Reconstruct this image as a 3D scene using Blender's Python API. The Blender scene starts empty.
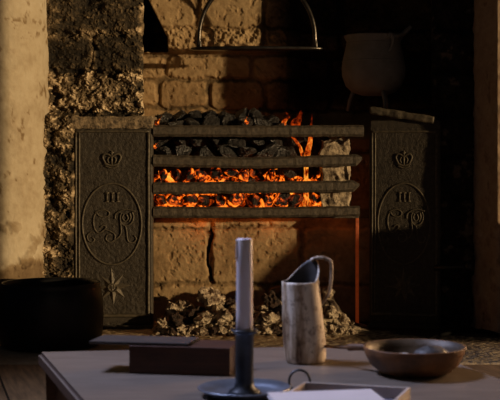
import bpy, bmesh, math, random
import numpy as np
from mathutils import Vector, Matrix, noise as mnoise

random.seed(7)
col = bpy.context.scene.collection
F, CX, CY, H = 1200.0, 300.0, 165.0, 0.55     # focal length in px, principal point, eye height


def P(px, py, Y):
    return Vector(((px - CX) / F * Y, Y, H - (py - CY) / F * Y))


def X(px, Y):
    return (px - CX) / F * Y


def Z(py, Y):
    return H - (py - CY) / F * Y


# ------------------------------------------------------------------ materials
def new_mat(name):
    m = bpy.data.materials.new(name)
    m.use_nodes = True
    nt = m.node_tree
    return m, nt, nt.nodes['Principled BSDF']


def ramp(nt, fac, stops):
    r = nt.nodes.new('ShaderNodeValToRGB')
    el = r.color_ramp.elements
    while len(el) < len(stops):
        el.new(0.5)
    for e, (p, c) in zip(el, stops):
        e.position = p
        e.color = (*c, 1)
    nt.links.new(fac, r.inputs[0])
    return r.outputs[0]


def noise_tex(nt, scale, detail=6, rough=0.6, coord='Object', stretch=None, dist=0.0):
    tc = nt.nodes.new('ShaderNodeTexCoord')
    n = nt.nodes.new('ShaderNodeTexNoise')
    n.inputs['Scale'].default_value = scale
    n.inputs['Detail'].default_value = detail
    n.inputs['Roughness'].default_value = rough
    n.inputs['Distortion'].default_value = dist
    src = tc.outputs[coord]
    if stretch:
        mp = nt.nodes.new('ShaderNodeMapping')
        mp.inputs['Scale'].default_value = stretch
        nt.links.new(src, mp.inputs[0])
        src = mp.outputs[0]
    nt.links.new(src, n.inputs['Vector'])
    return n.outputs[0]


def bump(nt, bsdf, h, strength, dist=0.01):
    b = nt.nodes.new('ShaderNodeBump')
    b.inputs['Strength'].default_value = strength
    b.inputs['Distance'].default_value = dist
    nt.links.new(h, b.inputs['Height'])
    nt.links.new(b.outputs[0], bsdf.inputs['Normal'])


def mat(name, c1, c2, scale=40, rough=0.6, metal=0.0, bmp=0.3, bdist=0.004, lo=0.35, hi=0.65, spec=0.5, stretch=None,
        bscale=None):
    m, nt, b = new_mat(name)
    n = noise_tex(nt, scale, stretch=stretch)
    nt.links.new(ramp(nt, n, [(lo, c1), (hi, c2)]), b.inputs['Base Color'])
    b.inputs['Roughness'].default_value = rough
    b.inputs['Metallic'].default_value = metal
    b.inputs['Specular IOR Level'].default_value = spec
    if bmp:
        h = noise_tex(nt, bscale or scale * 3, stretch=stretch)
        bump(nt, b, h, bmp, bdist)
    return m


def tint_mat(name, stops, scale=60, mixamt=0.35, rough=0.9, bmp=0.5, bscale=150, bdist=0.004):
    """stone whose tone follows the per-vertex 'tint' of the carved surface, broken up by noise"""
    m, nt, b = new_mat(name)
    at = nt.nodes.new('ShaderNodeAttribute')
    at.attribute_name = 'tint'
    n = noise_tex(nt, scale)
    ma = nt.nodes.new('ShaderNodeMath')
    ma.operation = 'MULTIPLY_ADD'
    nt.links.new(n, ma.inputs[0])
    ma.inputs[1].default_value = mixamt * 2
    ma.inputs[2].default_value = -mixamt
    ad = nt.nodes.new('ShaderNodeMath')
    ad.operation = 'ADD'
    nt.links.new(at.outputs['Fac'], ad.inputs[0])
    nt.links.new(ma.outputs[0], ad.inputs[1])
    nt.links.new(ramp(nt, ad.outputs[0], stops), b.inputs['Base Color'])
    b.inputs['Roughness'].default_value = rough
    b.inputs['Specular IOR Level'].default_value = 0.25
    bump(nt, b, noise_tex(nt, bscale, 8, 0.65), bmp, bdist)
    return m


M = {}
M['soot'] = tint_mat('sooty_stone', [(0.0, (.006, .005, .004)), (.30, (.034, .026, .016)), (.55, (.12, .085, .045)), (.75, (.30, .22, .13)), (1, (.60, .47, .30))],
                     scale=90, mixamt=.45, bmp=.8, bscale=160)
M['back'] = tint_mat('tan_firestone', [(0.0, (.010, .008, .006)), (.3, (.09, .06, .03)), (.6, (.27, .18, .09)), (1, (.45, .33, .18))],
                     scale=70, mixamt=.22, bmp=.45, bscale=260, bdist=.003)
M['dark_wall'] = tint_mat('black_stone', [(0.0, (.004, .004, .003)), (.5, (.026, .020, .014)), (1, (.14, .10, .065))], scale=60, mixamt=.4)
M['plaster'] = tint_mat('lime_plaster', [(0.0, (.07, .04, .02)), (.35, (.22, .155, .085)), (.65, (.41, .34, .235)), (1, (.52, .46, .35))],
                        scale=60, mixamt=.10, bmp=.5, bscale=120, bdist=.004)
M['plaster_r'] = tint_mat('brown_plaster', [(0.0, (.08, .052, .033)), (.5, (.30, .20, .135)), (1, (.46, .36, .25))], scale=40, mixamt=.35, bmp=.4)
M['iron'] = mat('cast_iron', (.026, .021, .015), (.056, .045, .031), scale=60, rough=.6, metal=.25, bmp=.6, bscale=260, bdist=.004)
M['iron_relief'] = mat('worn_cast_iron', (.050, .041, .028), (.12, .098, .065), scale=80, rough=.55, metal=.25, bmp=.25, bscale=220)
M['bar'] = mat('scaled_bar_iron', (.036, .029, .021), (.10, .078, .053), scale=90, rough=.7, metal=.1, bmp=.6, bscale=150)
M['crust'] = mat('mortar_crust', (.06, .045, .03), (.30, .22, .13), scale=80, rough=.95, bmp=.8, bscale=160, bdist=.006)
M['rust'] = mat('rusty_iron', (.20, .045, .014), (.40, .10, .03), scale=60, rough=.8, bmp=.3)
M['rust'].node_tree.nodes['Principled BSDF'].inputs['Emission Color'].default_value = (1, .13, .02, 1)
M['rust'].node_tree.nodes['Principled BSDF'].inputs['Emission Strength'].default_value = .07  # added emission puts the fire's glow on the rusty upright
M['matte'] = mat('sooty_black', (.004, .004, .004), (.008, .008, .008), rough=1, spec=.0)
M['black_iron'] = mat('black_pot_iron', (.008, .008, .009), (.016, .015, .016), scale=30, rough=.42, metal=.2, bmp=.15, bscale=120)
M['kettle_iron'] = mat('grey_pot_iron', (.22, .205, .17), (.30, .28, .235), scale=20, rough=.75, metal=.0, bmp=.2, bscale=90)
M['girdle_iron'] = mat('polished_iron', (.05, .045, .04), (.10, .09, .08), scale=40, rough=.3, metal=.9, bmp=.1)
M['coal'] = mat('coal', (.008, .007, .007), (.045, .042, .04), scale=1.6, rough=.36, bmp=.6, bscale=4, bdist=.25, spec=.7)
M['brick'] = mat('burnt_firebrick', (.04, .025, .016), (.58, .46, .31), scale=38, rough=.95, bmp=.9, bscale=110, bdist=.008)
M['cinder'] = mat('pale_cinder', (.11, .065, .04), (.80, .66, .47), scale=1.1, rough=.95, bmp=.6, bscale=3, bdist=.25, lo=.40, hi=.60)
M['cinder_d'] = mat('dark_cinder', (.03, .018, .013), (.16, .09, .06), scale=2, rough=.95, bmp=.9, bscale=4, bdist=.3)
M['ash'] = mat('ash', (.05, .032, .022), (.50, .40, .27), scale=30, rough=1, bmp=.9, bscale=110, bdist=.01, lo=.4, hi=.62)
M['table'] = mat('scrubbed_table_wood', (.135, .105, .082), (.20, .16, .125), scale=14, rough=.45, bmp=.1, stretch=(1, 9, 9), bscale=40)
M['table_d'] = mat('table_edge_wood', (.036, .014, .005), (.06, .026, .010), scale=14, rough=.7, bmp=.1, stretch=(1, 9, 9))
M['box'] = mat('dark_box_wood', (.045, .014, .005), (.085, .028, .010), scale=20, rough=.5, bmp=.15, stretch=(1, 8, 8))
M['slat'] = mat('worn_slat_wood', (.045, .04, .038), (.08, .07, .067), scale=20, rough=.35, bmp=.1, stretch=(1, 8, 8))
M['pewter'] = mat('dull_pewter', (.22, .25, .31), (.34, .38, .46), scale=30, rough=.36, metal=.8, bmp=.06)
M['stick'] = mat('dark_pewter_stem', (.035, .038, .045), (.07, .075, .085), scale=30, rough=.38, metal=.7, bmp=.06)
M['wick'] = mat('charred_wick', (.01, .01, .01), (.03, .025, .02), scale=30, rough=.9)
M['rust_pan'] = mat('rusted_pan_iron', (.055, .025, .009), (.25, .105, .032), scale=22, rough=.6, metal=.0, bmp=.3, bscale=90)
M['pan_in'] = mat('worn_pan_inside', (.035, .021, .010), (.10, .060, .026), scale=22, rough=.5, metal=.1, bmp=.2, bscale=90)
M['lump'] = mat('grey_lump', (.035, .03, .027), (.09, .078, .068), scale=40, rough=.5, bmp=.3)
M['pale'] = mat('pale_scrap', (.35, .32, .28), (.6, .56, .5), scale=40, rough=.6, bmp=.3)
M['tray'] = mat('grey_violet_tray', (.20, .18, .22), (.27, .24, .30), scale=20, rough=.5, bmp=.1)
M['rim'] = mat('pale_rim_wood', (.42, .36, .32), (.56, .48, .42), scale=20, rough=.5, bmp=.1)
M['paper'] = mat('paper', (.60, .56, .57), (.68, .64, .64), scale=8, rough=.8, bmp=.05)

# candle wax
m, nt, b = new_mat('candle_wax')
b.inputs['Base Color'].default_value = (.84, .76, .80, 1)
b.inputs['Roughness'].default_value = .4
b.inputs['Subsurface Weight'].default_value = .25
b.inputs['Subsurface Radius'].default_value = (.01, .008, .006)
bump(nt, b, noise_tex(nt, 60, 3), .1, .002)
M['wax'] = m

# jug glaze: cream with brown vertical runs
m, nt, b = new_mat('cream_glaze')
n1 = noise_tex(nt, 26, 5, .6, stretch=(1.6, 1.6, .28))
n2 = noise_tex(nt, 70, 6, .7)
c1 = ramp(nt, n1, [(.36, (.14, .07, .032)), (.46, (.50, .37, .25)), (.58, (.90, .80, .67))])
c2 = ramp(nt, n2, [(.36, (.28, .18, .11)), (.50, (1, 1, 1))])
mx = nt.nodes.new('ShaderNodeMix')
mx.data_type = 'RGBA'
mx.blend_type = 'MULTIPLY'
mx.inputs['Factor'].default_value = .8
nt.links.new(c1, mx.inputs['A'])
nt.links.new(c2, mx.inputs['B'])
nt.links.new(mx.outputs['Result'], b.inputs['Base Color'])
b.inputs['Roughness'].default_value = .38
bump(nt, b, noise_tex(nt, 60), .12, .003)
M['glaze'] = m
M['jug_in'] = mat('dark_jug_inside', (.05, .045, .045), (.10, .09, .09), scale=40, rough=.4, bmp=.1)


def ember_mat(name, scale, stops, strength, zfade=None):
    m, nt, b = new_mat(name)
    b.inputs['Base Color'].default_value = (.02, .015, .012, 1)
    b.inputs['Roughness'].default_value = .8
    n = noise_tex(nt, scale, 5, .62, dist=.6)
    fac = n
    if zfade:
        g = nt.nodes.new('ShaderNodeNewGeometry')
        s = nt.nodes.new('ShaderNodeSeparateXYZ')
        nt.links.new(g.outputs['Position'], s.inputs[0])
        mr = nt.nodes.new('ShaderNodeMapRange')
        mr.inputs['From Min'].default_value = zfade[0]
        mr.inputs['From Max'].default_value = zfade[1]
        mr.inputs['To Min'].default_value = 0
        mr.inputs['To Max'].default_value = -.5
        nt.links.new(s.outputs['Z'], mr.inputs['Value'])
        ad = nt.nodes.new('ShaderNodeMath')
        ad.operation = 'ADD'
        nt.links.new(n, ad.inputs[0])
        nt.links.new(mr.outputs[0], ad.inputs[1])
        fac = ad.outputs[0]
    c = ramp(nt, fac, stops)
    nt.links.new(c, b.inputs['Emission Color'])
    b.inputs['Emission Strength'].default_value = strength
    bump(nt, b, n, .8, .01 if zfade else .3)
    return m


HOT = [(.48, (0, 0, 0)), (.53, (.12, .006, .0)), (.575, (.75, .10, .004)), (.67, (1, .34, .03))]
M['ember'] = ember_mat('glowing_ember', 1.1, HOT, 1.35)
M['ember_dim'] = ember_mat('half_burnt_coal', 1.3, [(.50, (0, 0, 0)), (.58, (.12, .008, 0)), (.66, (.75, .09, .004)), (.8, (1, .3, .02))], .9)
M['bed'] = ember_mat('ember_bed', 30, [(.48, (0, 0, 0)), (.53, (.22, .015, .0)), (.57, (.95, .15, .008)), (.68, (1, .42, .05))], 1.4,
                     zfade=(Z(176, 4.1), Z(158, 4.1)))

# flame
m = bpy.data.materials.new('flame_gas')
m.use_nodes = True
nt = m.node_tree
nt.nodes.clear()
out = nt.nodes.new('ShaderNodeOutputMaterial')
em = nt.nodes.new('ShaderNodeEmission')
tr = nt.nodes.new('ShaderNodeBsdfTransparent')
ms = nt.nodes.new('ShaderNodeMixShader')
at = nt.nodes.new('ShaderNodeAttribute')
at.attribute_name = 'tint'
nz = noise_tex(nt, 70, 4, .6, stretch=(1, 1, .35))
mr = nt.nodes.new('ShaderNodeMapRange')
mr.inputs['From Min'].default_value = .40
mr.inputs['From Max'].default_value = .68
nt.links.new(nz, mr.inputs['Value'])
mu = nt.nodes.new('ShaderNodeMath')
mu.operation = 'MULTIPLY'
nt.links.new(mr.outputs[0], mu.inputs[0])
nt.links.new(at.outputs['Fac'], mu.inputs[1])
nt.links.new(ramp(nt, mu.outputs[0], [(0, (.35, .015, 0)), (.35, (.9, .09, .004)), (.8, (1, .38, .04))]), em.inputs[0])
em.inputs[1].default_value = 1.1
nt.links.new(mu.outputs[0], ms.inputs[0])
nt.links.new(tr.outputs[0], ms.inputs[1])
nt.links.new(em.outputs[0], ms.inputs[2])
nt.links.new(ms.outputs[0], out.inputs[0])
M['flame'] = m


# floor boards / hearth
def board_mat():
    m, nt, b = new_mat('floor_boards')
    tc = nt.nodes.new('ShaderNodeTexCoord')
    mp = nt.nodes.new('ShaderNodeMapping')
    mp.inputs['Rotation'].default_value = (0, 0, math.radians(-107.8))
    mp.inputs['Location'].default_value = (0.13, .04, 0)
    nt.links.new(tc.outputs['Object'], mp.inputs[0])
    br = nt.nodes.new('ShaderNodeTexBrick')
    br.inputs['Scale'].default_value = 1
    br.inputs['Brick Width'].default_value = 1.6
    br.inputs['Row Height'].default_value = .17
    br.inputs['Mortar Size'].default_value = .003
    br.inputs['Color1'].default_value = (.38, .23, .11, 1)
    br.inputs['Color2'].default_value = (.46, .28, .135, 1)
    br.inputs['Mortar'].default_value = (.012, .008, .005, 1)
    nt.links.new(mp.outputs[0], br.inputs['Vector'])
    mp2 = nt.nodes.new('ShaderNodeMapping')
    mp2.inputs['Scale'].default_value = (1, 10, 10)
    nt.links.new(mp.outputs[0], mp2.inputs[0])
    n = nt.nodes.new('ShaderNodeTexNoise')
    n.inputs['Scale'].default_value = 7
    n.inputs['Detail'].default_value = 6
    nt.links.new(mp2.outputs[0], n.inputs['Vector'])
    mx = nt.nodes.new('ShaderNodeMix')
    mx.data_type = 'RGBA'
    mx.blend_type = 'MULTIPLY'
    mx.inputs['Factor'].default_value = .7
    nt.links.new(br.outputs['Color'], mx.inputs['A'])
    nt.links.new(ramp(nt, n.outputs[0], [(.35, (.45, .42, .4)), (.65, (1.3, 1.25, 1.2))]), mx.inputs['B'])
    nt.links.new(mx.outputs['Result'], b.inputs['Base Color'])
    b.inputs['Roughness'].default_value = .65
    bump(nt, b, n.outputs[0], .2, .003)
    return m


M['boards'] = board_mat()
M['hearth'] = tint_mat('sandstone_hearth', [(0, (.012, .009, .007)), (.35, (.12, .085, .05)), (.7, (.50, .38, .23)), (1, (.68, .54, .36))], scale=90, mixamt=.25, bmp=.8, bscale=160)
M['room_wall'] = mat('dim_limewash', (.16, .14, .12), (.22, .20, .17), scale=6, rough=.95, bmp=.2)

# ------------------------------------------------------------------ mesh helpers


def link(name, bm_or_me, material, parent=None, smooth=False, loc=None):
    if isinstance(bm_or_me, bmesh.types.BMesh):
        me = bpy.data.meshes.new(name)
        bmesh.ops.recalc_face_normals(bm_or_me, faces=bm_or_me.faces)
        bm_or_me.to_mesh(me)
        bm_or_me.free()
    else:
        me = bm_or_me
    if smooth:
        me.polygons.foreach_set('use_smooth', [True] * len(me.polygons))
    o = bpy.data.objects.new(name, me)
    me.materials.append(material)
    col.objects.link(o)
    if parent:
        o.parent = parent
    if loc is not None:
        o.location = loc
    return o


def tag(o, label, cat, group=None, kind=None):
    o['label'] = label
    o['category'] = cat
    if group:
        o['group'] = group
    if kind:
        o['kind'] = kind
    return o


def empty(name, loc, rz=0.0):
    o = bpy.data.objects.new(name, None)
    o.empty_display_size = .05
    o.location = loc
    o.rotation_euler = (0, 0, rz)
    col.objects.link(o)
    return o


def copy_tree(o, parent=None):
    c = o.copy()
    col.objects.link(c)
    c.parent = parent
    for ch in list(o.children):
        copy_tree(ch, c)
    return c


def add_box(bm, lo, hi, bev=0.0, mtx=None):
    t = bmesh.new()
    bmesh.ops.create_cube(t, size=1)
    for v in t.verts:
        for k in range(3):
            v.co[k] = lo[k] + (v.co[k] + .5) * (hi[k] - lo[k])
    if bev:
        bmesh.ops.bevel(t, geom=t.edges[:], offset=bev, segments=2, profile=.6, affect='EDGES')
    if mtx:
        bmesh.ops.transform(t, matrix=mtx, verts=t.verts)
    merge(bm, t)


def merge(bm, t):
    me = bpy.data.meshes.new('tmp')
    t.to_mesh(me)
    t.free()
    bm.from_mesh(me)
    bpy.data.meshes.remove(me)


def spline(pts, n=6, closed=False):
    pts = [Vector(p) for p in pts]
    N = len(pts)
    res = []
    rng = range(N) if closed else range(N - 1)
    for i in rng:
        if closed:
            p0, p1, p2, p3 = pts[i - 1], pts[i], pts[(i + 1) % N], pts[(i + 2) % N]
        else:
            p0, p1, p2, p3 = pts[max(i - 1, 0)], pts[i], pts[i + 1], pts[min(i + 2, N - 1)]
        for k in range(n):
            t = k / n
            res.append(.5 * ((2 * p1) + (p2 - p0) * t + (2 * p0 - 5 * p1 + 4 * p2 - p3) * t * t + (3 * p1 - p0 - 3 * p2 + p3) * t ** 3))
    if not closed:
        res.append(pts[-1])
    return res


def add_tube(bm, pts, r, seg=8, closed=False, cap=True):
    """round tube along a polyline; r is a number or a list"""
    pts = [Vector(p) for p in pts]
    N = len(pts)
    rr = r if isinstance(r, (list, tuple)) else [r] * N
    up = None
    rings = []
    for i in range(N):
        if closed:
            t = pts[(i + 1) % N] - pts[i - 1]
        else:
            t = pts[min(i + 1, N - 1)] - pts[max(i - 1, 0)]
        t.normalize()
        if up is None:
            a = Vector((0, 0, 1)) if abs(t.z) < .9 else Vector((1, 0, 0))
            up = (a - t * a.dot(t)).normalized()
        else:
            up = (up - t * up.dot(t)).normalized()
        sd = t.cross(up)
        rings.append([bm.verts.new(pts[i] + (up * math.cos(2 * math.pi * k / seg) + sd * math.sin(2 * math.pi * k / seg)) * rr[i])
                      for k in range(seg)])
    last = N if closed else N - 1
    for i in range(last):
        a, b2 = rings[i], rings[(i + 1) % N]
        for k in range(seg):
            bm.faces.new((a[k], a[(k + 1) % seg], b2[(k + 1) % seg], b2[k]))
    if cap and not closed:
        bm.faces.new(rings[0])
        bm.faces.new(rings[-1])


def lathe(prof, seg=48):
    """prof: list of (r, z); r=0 ends are closed to a point"""
    bm = bmesh.new()
    rings = []
    for r, z in prof:
        if r < 1e-6:
            rings.append([bm.verts.new((0, 0, z))])
        else:
            rings.append([bm.verts.new((r * math.cos(2 * math.pi * k / seg), r * math.sin(2 * math.pi * k / seg), z)) for k in range(seg)])
    for a, b2 in zip(rings, rings[1:]):
        for k in range(seg):
            k2 = (k + 1) % seg
            if len(a) == 1 and len(b2) == 1:
                continue
            if len(a) == 1:
                bm.faces.new((a[0], b2[k], b2[k2]))
            elif len(b2) == 1:
                bm.faces.new((a[k], a[k2], b2[0]))
            else:
                bm.faces.new((a[k], a[k2], b2[k2], b2[k]))
    return bm


# numpy value noise -----------------------------------------------------------
def _h(ix, iy, seed):
    n = (ix.astype(np.int64) * 374761393 + iy.astype(np.int64) * 668265263 + seed * 1442695041) & 0x7fffffff
    n = ((n ^ (n >> 13)) * 1274126177) & 0x7fffffff
    n = n ^ (n >> 16)
    return (n & 0xffff) / 65535.0


def vnoise(x, y, seed):
    ix, iy = np.floor(x), np.floor(y)
    fx, fy = x - ix, y - iy
    fx = fx * fx * (3 - 2 * fx)
    fy = fy * fy * (3 - 2 * fy)
    a = _h(ix, iy, seed)
    b = _h(ix + 1, iy, seed)
    c = _h(ix, iy + 1, seed)
    d = _h(ix + 1, iy + 1, seed)
    return (a * (1 - fx) + b * fx) * (1 - fy) + (c * (1 - fx) + d * fx) * fy


def fbm(x, y, seed, octv=5, gain=.55):
    s, a, t = 0, 1, 0
    for k in range(octv):
        s = s + a * vnoise(x * 2 ** k, y * 2 ** k, seed + k * 17)
        t += a
        a *= gain
    return s / t


def sstep(a, b, x):
    t = np.clip((x - a) / (b - a), 0, 1)
    return t * t * (3 - 2 * t)


def blocks_sdf(U, V, blocks, jit=2.0, seed=1, rad=5):
    """signed inside distance (px) to the nearest of the rounded stones, and a random tone for it"""
    Uj = U + (fbm(U / 9, V / 9, seed) - .5) * 2 * jit
    Vj = V + (fbm(U / 9, V / 9, seed + 50) - .5) * 2 * jit
    best = np.full(U.shape, -1e3)
    idx = np.full(U.shape, -1)
    for k, (x0, y0, x1, y1) in enumerate(blocks):
        hx, hy = (x1 - x0) / 2, (y1 - y0) / 2
        r = min(rad, hx * .8, hy * .8)
        qx = np.abs(Uj - (x0 + x1) / 2) - hx + r
        qy = np.abs(Vj - (y0 + y1) / 2) - hy + r
        d = -(np.hypot(np.maximum(qx, 0), np.maximum(qy, 0)) + np.minimum(np.maximum(qx, qy), 0) - r)
        w = d > best
        best = np.where(w, d, best)
        idx = np.where(w, k, idx)
    return best, idx


def grid_mesh(name, Xa, Ya, Za, tint=None):
    ny, nx = Xa.shape
    co = np.stack([Xa, Ya, Za], -1).reshape(-1, 3).astype(np.float32)
    i = np.arange(nx * ny).reshape(ny, nx)
    f = np.stack([i[:-1, :-1], i[1:, :-1], i[1:, 1:], i[:-1, 1:]], -1).reshape(-1, 4)
    me = bpy.data.meshes.new(name)
    me.vertices.add(len(co))
    me.vertices.foreach_set('co', co.ravel())
    me.loops.add(f.size)
    me.loops.foreach_set('vertex_index', f.ravel().astype(np.int32))
    me.polygons.add(len(f))
    me.polygons.foreach_set('loop_start', np.arange(0, f.size, 4, dtype=np.int32))
    me.polygons.foreach_set('use_smooth', np.ones(len(f), dtype=bool))
    me.update(calc_edges=True)
    if tint is not None:
        a = me.attributes.new('tint', 'FLOAT', 'POINT')
        a.data.foreach_set('value', tint.ravel().astype(np.float32))
    me.validate()
    return me


def structure(name, me, material):
    o = link(name, me, material)
    o['kind'] = 'structure'
    return o


# ------------------------------------------------------------------ the setting
# recess back wall: rough stones, upper courses standing a little proud of the lower ones
YB = 4.31
u = np.arange(120, 470, .7)
v = np.arange(-90, 352, .7)
U, V = np.meshgrid(u, v)
blk = [(120, -95, 190, -34), (194, -95, 330, -34), (334, -95, 470, -34),
       (143, -30, 194, 27), (199, -30, 262, 27), (266, -30, 340, 27), (344, -30, 470, 27),
       (143, 28, 193, 49), (197, 28, 262, 47), (266, 29, 340, 48), (344, 28, 470, 48),
       (120, 54, 162, 77), (165, 54, 250, 76), (254, 54, 330, 77), (334, 54, 470, 77),
       (120, 80, 155, 104), (158, 79, 205, 106), (209, 80, 262, 108), (266, 80, 330, 108), (334, 80, 470, 108),
       (120, 108, 240, 150), (244, 110, 470, 150), (120, 153, 300, 216), (304, 153, 470, 216),
       (120, 228, 210, 279), (214, 226, 300, 279), (304, 226, 380, 279), (384, 226, 470, 279),
       (120, 282, 266, 352), (270, 282, 470, 352), (150, 219, 212, 226), (216, 217, 300, 224)]
d, idx = blocks_sdf(U, V, blk, jit=3.0, seed=3, rad=6)
rng = np.random.RandomState(4)
bt = rng.uniform(-.06, .06, len(blk))
bd = rng.uniform(-.008, .008, len(blk))
face = sstep(-1.2, 2.2, d)
base = np.where(V < 51, YB, np.where(V < 150, 4.385, 4.235))
base = YB + (4.385 - YB) * sstep(48, 53, V) - .205 * sstep(209, 217, V) + .13 * sstep(285, 310, U) * sstep(140, 110, V)
n1 = fbm(U / 28, V / 28, 11)
n2 = fbm(U / 5, V / 5, 21, 4)
pit = sstep(.60, .72, fbm(U / 6, V / 6, 31, 4))
rough = ((idx >= 7) & (idx <= 10)).astype(float)
Yb = base + (1 - face) * .009 + bd[idx] * .4 * face - (n1 - .5) * .010 - (n2 - .5) * (.0035 + .024 * rough) + pit * .003
# the black hole beside the left jamb (its right lip slants)
hole = sstep(-2, 2, (146 + (V + 2) * .50) - U + 0 * V) * sstep(-2, 2, 52 - V) * (V > -60)
hole = np.where(V > 34, sstep(-2, 2, 166 - U) * sstep(-2, 2, 49 - V), hole)
Yb = Yb + hole * .30
# the crack below the grate
crack = np.exp(-((U - (212 + 2.5 * np.sin(V / 7) + (fbm(U / 9, V / 9, 8) - .5) * 6)) / 1.2) ** 2) * sstep(224, 230, V) * sstep(282, 276, V)
Yb = Yb + crack * .04
tint = .63 + .10 * sstep(215, 225, V) + bt[idx] + (n1 - .5) * .35 + (n2 - .5) * .2 - (1 - face) * .26 - pit * .06 - hole * .6 - crack * .5
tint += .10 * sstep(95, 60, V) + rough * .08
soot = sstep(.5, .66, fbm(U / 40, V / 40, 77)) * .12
tint -= soot + .55 * sstep(262, 300, U) * sstep(120, 90, V)           # right of the recess darkened in the tint, painting in the jamb's shadow
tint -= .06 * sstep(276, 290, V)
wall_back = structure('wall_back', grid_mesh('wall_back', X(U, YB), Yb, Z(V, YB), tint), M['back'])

# left brick jamb (front face + inner return going back)
YJ = 4.05
u = np.arange(30, 143.5, .5)
v = np.arange(-90, 336, .5)
ret = np.linspace(.02, .5, 12)
U, V = np.meshgrid(np.concatenate([u, np.full(len(ret), 143.2)]), v)
back = np.meshgrid(np.concatenate([u * 0, ret]), v)[0]
blk = [(20, -95, 142, -30), (20, -27, 141, 33), (20, 37, 92, 71), (95, 36, 143, 72), (20, 75, 56, 110), (60, 75, 142, 110),
       (20, 114, 80, 148), (20, 151, 80, 196), (20, 199, 80, 246), (20, 249, 80, 300), (20, 303, 80, 340), (84, 114, 143, 340)]
d, idx = blocks_sdf(U, V, blk, jit=4, seed=13, rad=7)
face = sstep(-2, 5, d)
n1 = fbm(U / 18, V / 18, 41)
n2 = fbm(U / 4, V / 4, 42, 4)
n3 = fbm(U / 7, V / 7, 43, 4)
tone = np.array([.27, .27, .22, .20, .46, .52, .42, .34, .38, .44, .55, .1])[idx]
rgh = np.array([.35, .35, .25, .25, .9, 1.1, 1.1, 1.0, 1.0, 1.1, 1.0, .3])[idx]
n4 = fbm(U / 11, V / 8, 44, 5, .6)
ridge = 1 - np.abs(n4 - .5) * 2
chip = sstep(.60, .72, n2) * rgh
rim = np.exp(-((d - 0) / 3.0) ** 2) * sstep(.40, .62, n4)
Yj = YJ - .014 * face - (n1 - .5) * .03 - (n4 - .5) * .040 * rgh - (n2 - .5) * .014 * rgh - sstep(.60, .72, fbm(U / 2.6, V / 2.6, 47, 3)) * .003 - rim * .012 - .05 * sstep(79, 76, U) * sstep(111, 117, V)
tint = tone + (n4 - .5) * .9 * rgh + (n2 - .5) * .25 * rgh + chip * .10 + (n1 - .5) * .4 + rim * .34 + sstep(.60, .72, fbm(U / 2.6, V / 2.6, 47, 3)) * .28 * (.4 + rgh)
# worn pale arris along the inner edge, orange mortar crumbs low down
tint += .35 * sstep(137, 142, U) * sstep(.45, .6, n3)
Xj = X(U, YJ) + (fbm(U * 0 + 3, V / 12, 5) - .5) * .02 * sstep(120, 143, U)
Yj = np.where(back > 0, YJ + back, Yj)
Xj = Xj - back * .14
wall_left = structure('wall_left', grid_mesh('wall_left', Xj, Yj, Z(V, YJ), tint), M['soot'])

# right brick jamb, black with soot
u = np.arange(432, 486, .8)
v = np.arange(-90, 336, .8)
ret = np.linspace(.5, .02, 10)
U, V = np.meshgrid(np.concatenate([np.full(len(ret), 432), u]), v)
back = np.meshgrid(np.concatenate([ret, u * 0]), v)[0]
blk = [(425, -95 + 42 * k, 490, -57 + 42 * k) for k in range(11)]
d, idx = blocks_sdf(U, V, blk, jit=3, seed=23, rad=6)
face = sstep(-2, 5, d)
n2 = fbm(U / 6, V / 6, 52, 4)
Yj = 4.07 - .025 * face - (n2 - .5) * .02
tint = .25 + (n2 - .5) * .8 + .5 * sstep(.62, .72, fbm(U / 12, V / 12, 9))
Yj = np.where(back > 0, 4.07 + back, Yj)
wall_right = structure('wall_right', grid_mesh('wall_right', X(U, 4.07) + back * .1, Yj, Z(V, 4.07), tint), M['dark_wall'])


# plastered pilasters either side of the fireplace opening
def pilaster(name, prof, material, seed, stain):
    """prof: plan polyline (x, y); extruded upwards as a fine grid"""
    pts = []
    for (a, b2) in zip(prof, prof[1:]):
        n = max(2, int(math.dist(a, b2) / .003))
        n = min(n, 90)
        for k in range(n):
            t = k / n
            pts.append((a[0] + (b2[0] - a[0]) * t, a[1] + (b2[1] - a[1]) * t))
    pts.append(prof[-1])
    pts = np.array(pts)
    s = np.concatenate([[0], np.cumsum(np.hypot(*np.diff(pts, axis=0).T))])
    z = np.arange(-.01, 1.46, .005)
    S, ZZ = np.meshgrid(s, z)
    nx = np.gradient(pts[:, 1], s)
    ny = -np.gradient(pts[:, 0], s)
    n1 = fbm(S / .12, ZZ / .12, seed, 5)
    n2 = fbm(S / .02, ZZ / .02, seed + 5, 4)
    px = (n1 - .5) * .012 + (n2 - .5) * .005
    loss = sstep(.60, .68, fbm(S / .05, ZZ / .05, seed + 9, 4)) * sstep(.55, .25, ZZ)
    px -= loss * .006
    XX = pts[:, 0][None, :] + nx[None, :] * px
    YY = pts[:, 1][None, :] + ny[None, :] * px
    tint = .66 + (n1 - .5) * .35 + (n2 - .5) * .25 - loss * .22 - stain * sstep(.285, .235, ZZ + (n1 - .5) * .22) * .5 - sstep(.70, .80, fbm(S / .025, ZZ / .04, seed + 3, 4)) * .3
    if stain:
        mark = np.exp(-((ZZ - 1.0) / .03) ** 2) * sstep(.5, .6, n2) * .5
        tint = tint - mark
    return structure(name, grid_mesh(name, XX, YY, ZZ, tint), material)


xl = X(47, 4.02)
arc = [(xl - .16 + .16 * math.cos(a), 4.02 - .19 * math.sin(a)) for a in np.linspace(0, math.pi / 2, 14)]
pilaster('trim_1', [(xl, 4.12)] + arc + [(-1.7, 3.83)], M['plaster'], 61, 1.0)
pilaster('trim_2', [(1.52, 3.888), (.70, 3.888), (.640, 3.892), (.632, 3.905), (X(475, 4.02), 4.02), (X(475, 4.02), 4.12)], M['plaster_r'], 71, 0.0)

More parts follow.
